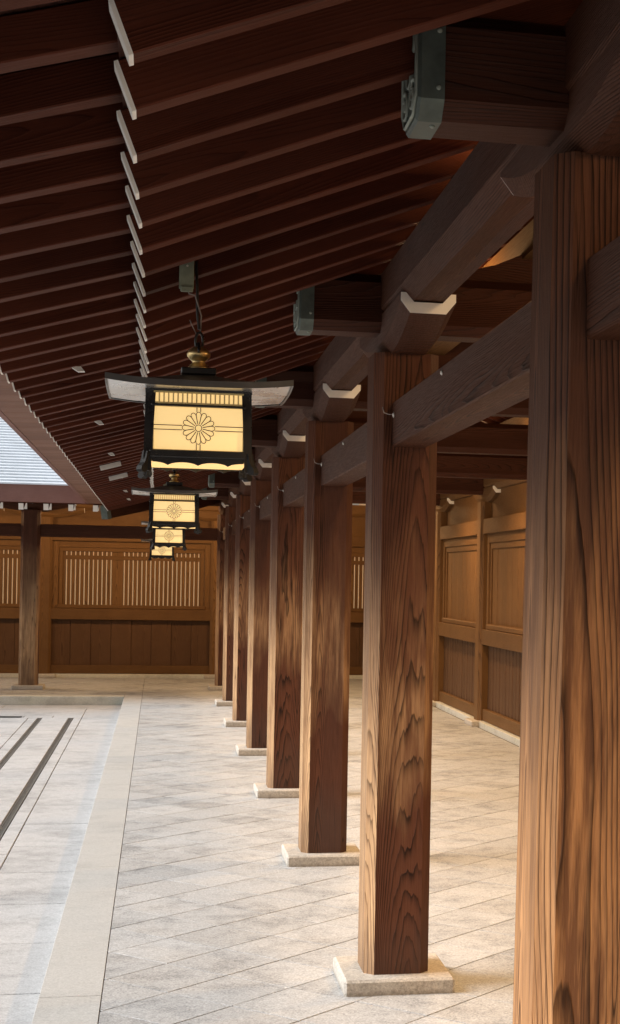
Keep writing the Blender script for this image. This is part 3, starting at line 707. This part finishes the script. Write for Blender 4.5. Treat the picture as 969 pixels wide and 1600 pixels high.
# ------------------------------------------------------------------ lanterns
def square_prof(h): return [(-h, -h), (h, -h), (h, h), (-h, h)]
def make_lantern(label):
    t = thing('hanging_lantern', label, 'lantern', (0, 0, 0), 0., 'hanging lanterns under the eave')
    zt, hb, ht = .222, .158, .146
    def hw(z): return hb + (ht - hb) * (z + .02) / (zt + .02)
    for sx in (-1, 1):
        for sy in (-1, 1):
            p = MB(); h0, h1 = hw(-.02) - .011, hw(zt) - .011; r = .0115
            A = [p.bm.verts.new((sx * h0 + a * r, sy * h0 + b * r, -.02)) for a, b in ((-1, -1), (1, -1), (1, 1), (-1, 1))]
            B = [p.bm.verts.new((sx * h1 + a * r, sy * h1 + b * r, zt)) for a, b in ((-1, -1), (1, -1), (1, 1), (-1, 1))]
            for i in range(4): p.bm.faces.new((A[i], A[(i + 1) % 4], B[(i + 1) % 4], B[i]))
            p.bm.faces.new(A); p.bm.faces.new(B); p.build('post', M['black'], t)
            # curled foot
            f = MB(); f.prism([(-.014, .034), (.002, .034), (.006, .014), (.012, .000), (.022, -.010), (.026, -.021), (.020, -.028), (.010, -.029), (.000, -.022), (-.010, -.024), (-.016, -.016), (-.014, -.004)], 'y', -.0105, .0105)
            f.build('foot', M['footblk'], t, (sx * (hw(0) - .006), sy * (hw(0) - .006), 0), (0, 0, math.atan2(sy, sx)))
    for k in range(4):
        rz = k * math.pi / 2
        s = bpy.data.objects.new('side_frame', None)
        f = MB(); w0 = ht - .012
        f.box(-w0 - .006, w0 + .006, -.008, .006, .018, .039, .002).box(-w0 - .003, w0 + .003, -.009, .006, .168, .174, .001).box(-w0 - .003, w0 + .003, -.008, .006, .2115, .2235, .001).box(-w0 - .003, w0 + .003, -.004, .006, .2275, .240, .001)
        for sx in (-1, 1): f.box(min(sx * w0, sx * (.131)), max(sx * w0, sx * .131), -.007, .006, .035, .215)
        # scalloped apron
        pts = [(-w0 - .004, .019)] + [(-w0 + .004 + (2 * w0 - .008) * i / 24, -.002 + .009 * abs(math.sin(math.pi * (i / 24 * 3 + .5))) ** .6 - .003) for i in range(25)] + [(w0 + .004, .019)]
        f.prism(pts, 'y', -.004, .002)
        fo = f.build('frame', M['black'], t, (0, 0, 0), (0, 0, rz)); y_ = -(ht + .0005)
        for v in fo.data.vertices: v.co.y += y_ - .004 * (1 - v.co.z / .22)
        g_ = MB(); y2 = y_ + .003
        g_.poly([(-.131, y2, .039), (.131, y2, .039), (.131, y2, .169), (-.131, y2, .169)]); pn = g_.build('panel', M['paper'], t, (0, 0, 0), (0, 0, rz))
        # crest, ribs and gilt trim on the panel
        c = MB(); zc, yc, r0, r1 = .106, y2 - .0015, .0095, .047
        c.tube([(r0 * math.cos(i * .3927), yc, zc + r0 * math.sin(i * .3927)) for i in range(16)], .0011, 4, True)
        half = math.pi / 16
        for i in range(16):
            a = i * 2 * half + half * 0
            L1 = []
            # a petal: two straight sides and a round tip
            for ang, rr in ((-half * .97, .0125), (-half * .97, .0375)): L1.append((rr, ang))
            for q_ in range(1, 6):
                ph = -math.pi / 2 + math.pi * q_ / 6; rw = .0385 * math.tan(half)
                xx, yy = .0385 + rw * 1.15 * math.cos(ph), rw * .97 * math.sin(ph)
                L1.append((math.hypot(xx, yy), math.atan2(yy, xx)))
            for ang, rr in ((half * .97, .0375), (half * .97, .0125)): L1.append((rr, ang))
            c.tube([(rr * math.cos(a + an), yc, zc + rr * math.sin(a + an)) for rr, an in L1], .00105, 4)
        for dz in (-.0065, .0065):
            for sx in (-1, 1): c.tube([(sx * .0475, yc, zc + dz), (sx * .130, yc, zc + dz)], .0012, 4)
        for dx in (-.0055, .0055):
            c.tube([(dx, yc, zc + .0475), (dx, yc, .168)], .0012, 4); c.tube([(dx, yc, zc - .0475), (dx, yc, .040)], .0012, 4)
        c.build('crest', M['black'], pn)
        e = MB()
        for (xa, xb, za, zb_) in ((-.131, .131, .039, .0415), (-.131, .131, .1665, .169), (-.131, -.1285, .0415, .1665), (.1285, .131, .0415, .1665)): e.box(xa, xb, y2 - .003, y2 + .0005, za, zb_)
        e.build('gilt_trim', M['goldtrim'], pn)
        e2 = MB(); e2.box(-.126, .126, y2 + .001, y2 + .006, .2232, .2278); e2.build('top_trim', M['goldtrim'], t, (0, 0, 0), (0, 0, rz))
        u = MB(); u.poly([(-.129, y2, .176), (.129, y2, .176), (.129, y2, .210), (-.129, y2, .210)]); sl = u.build('slit_panel', M['paper'], t, (0, 0, 0), (0, 0, rz))
        v = MB(); v.box(-.130, .130, y2 - .004, y2 + .001, .174, .180).box(-.130, .130, y2 - .004, y2 + .001, .2065, .2115)
        for i in range(20): xx = -.1275 + .255 * i / 19; v.box(xx - .0020, xx + .0020, y2 - .0035, y2 + .0005, .180, .2065)
        v.build('slit_bars', M['goldtrim'], sl)
    b = MB(); b.poly([(-.142, -.142, .006), (.142, -.142, .006), (.142, .142, .006), (-.142, .142, .006)]); b.build('bottom_panel', M['paperlow'], t)
    MB().box(-.135, .135, -.135, .135, .230, .242).build('ceiling_plate', M['black'], t)
    # roof: concave hip with lifted corners
    N = 24; E_ = .266
    def rz_(x, y):
        m_ = max(abs(x), abs(y)) / E_; k = min(abs(x), abs(y)) / E_
        return .226 + .056 * (1 - m_) ** 1.45 + .013 * (k * m_) ** 3.0
    top = MB(); und = MB()
    for mb, dz, s_ in ((top, .0, 1.), (und, -.014, .985)):
        G = [[mb.bm.verts.new((s_ * E_ * (2 * i / N - 1), s_ * E_ * (2 * j / N - 1), (rz_(E_ * (2 * i / N - 1), E_ * (2 * j / N - 1)) if dz == 0 else .226 + .006 * (max(0, 1 - max(abs(2 * i / N - 1), abs(2 * j / N - 1))) > .5) + .013 * (min(abs(2 * i / N - 1), abs(2 * j / N - 1)) * max(abs(2 * i / N - 1), abs(2 * j / N - 1))) ** 3.0) + dz + .006)) for j in range(N + 1)] for i in range(N + 1)]
        for i in range(N):
            for j in range(N):
                f = mb.bm.faces.new((G[i][j], G[i + 1][j], G[i + 1][j + 1], G[i][j + 1])); f.smooth = True
        if mb is top:
            rim = [G[i][0] for i in range(N)] + [G[N][j] for j in range(N)] + [G[i][N] for i in range(N, 0, -1)] + [G[0][j] for j in range(N, 0, -1)]
            low = [mb.bm.verts.new((p.co.x, p.co.y, p.co.z - .018)) for p in rim]; n = len(rim)
            inn = [mb.bm.verts.new((p.co.x * .975, p.co.y * .975, p.co.z)) for p in low]
            for i in range(n):
                j = (i + 1) % n
                mb.bm.faces.new((rim[i], rim[j], low[j], low[i])); mb.bm.faces.new((low[i], low[j], inn[j], inn[i]))
    top.build('roof', M['roofblk'], t); und.build('roof_lining', M['lining'], t)
    MB().box(-.052, .052, -.052, .052, .276, .297, .003).build('roof_block', M['black'], t)
    MB().lathe([(.034, .312), (.034, .317), (.028, .320), (.026, .325), (.020, .330), (.019, .335), (.026, .341), (.034, .350), (.0355, .358), (.032, .367), (.022, .376), (.010, .381), (.004, .383)], 24).build('finial', M['gold'], t, (0, 0, -.015))
    rg = MB(); rg.tube([(.001 + .011 * math.cos(a * .5236), 0, .398 + .026 * math.sin(a * .5236)) for a in range(12)], .0042, 6, True); rg.tube([(0, -.034, .357), (.0, -.030, .372), (.0, -.012, .386), (0, 0, .392)], .0048, 6)
    rg.build('hook_ring', M['black'], t, (0, 0, -.015))
    return t
def hang(t, top_z, lean, loc_z):
    """suspension rod, cable and bracket; z values are local to the lantern"""
    zt = top_z - loc_z
    MB().tube([(0, 0, .418), (-.004 + lean * .2, .004, .47), (lean * .6, .008, .54), (lean, .01, zt)], .0042, 6).build('suspension_rod', M['cable'], t)
    MB().tube([(.004, .002, .41), (.006, 0, .46), (-.010 + lean * .3, -.004, .52), (-.020 + lean, -.004, zt - .10), (-.022 + lean, -.006, zt - .09)], .0024, 5).tube([(-.006, 0, .40), (-.022, -.006, .43), (-.028, -.006, .445)], .0018, 5).build('cable', M['wire'], t)
    br = MB().box(-.050, -.006, -.004, .004, zt - .085, zt + .02, .002).box(-.046, -.008, -.018, -.004, zt - .095, zt - .078, .003).build('hanger_plate', M['hanger'], t, (lean, .006, 0))
    MB().lathe([(.0035, 0), (.003, .003)], 8).build('screw', M['pale'], br, (-.026, -.004, zt - .015), (R(90), 0, 0))
llab = ['large lit paper lantern with gilt finial hanging nearest the viewer', 'second lit lantern, below and behind the largest one, whole roof visible',
        'third lit lantern, small and partly hidden under the second', 'smallest farthest lit lantern, lowest of the overlapping stack']
lpos = [(.109, 4.975, .441), (.092, 10.63, .420), (.095, 16.23, .398), (.040, 21.75, .344)]
proto = None
for i, (x, y, zc) in enumerate(lpos):
    if i == 0:
        t = make_lantern(llab[0]); index_children(); proto = t; o = t
    else:
        o = copy_tree(proto); o['label'] = llab[i]
    o.scale = (1.01,) * 3
    z0 = EYE + zc - .106 * 1.01
    o.location = (x, y, z0)
for i, o in enumerate([o for o in bpy.data.objects if o.type == 'EMPTY' and o.name.startswith('hanging_lantern')]):
    z0 = o.location.z; xr = o.location.x
    hang(o, (TIPZ + SLOPE_L * (xr - TIPX) - z0) / 1.01 + .035, -.012, 0.)
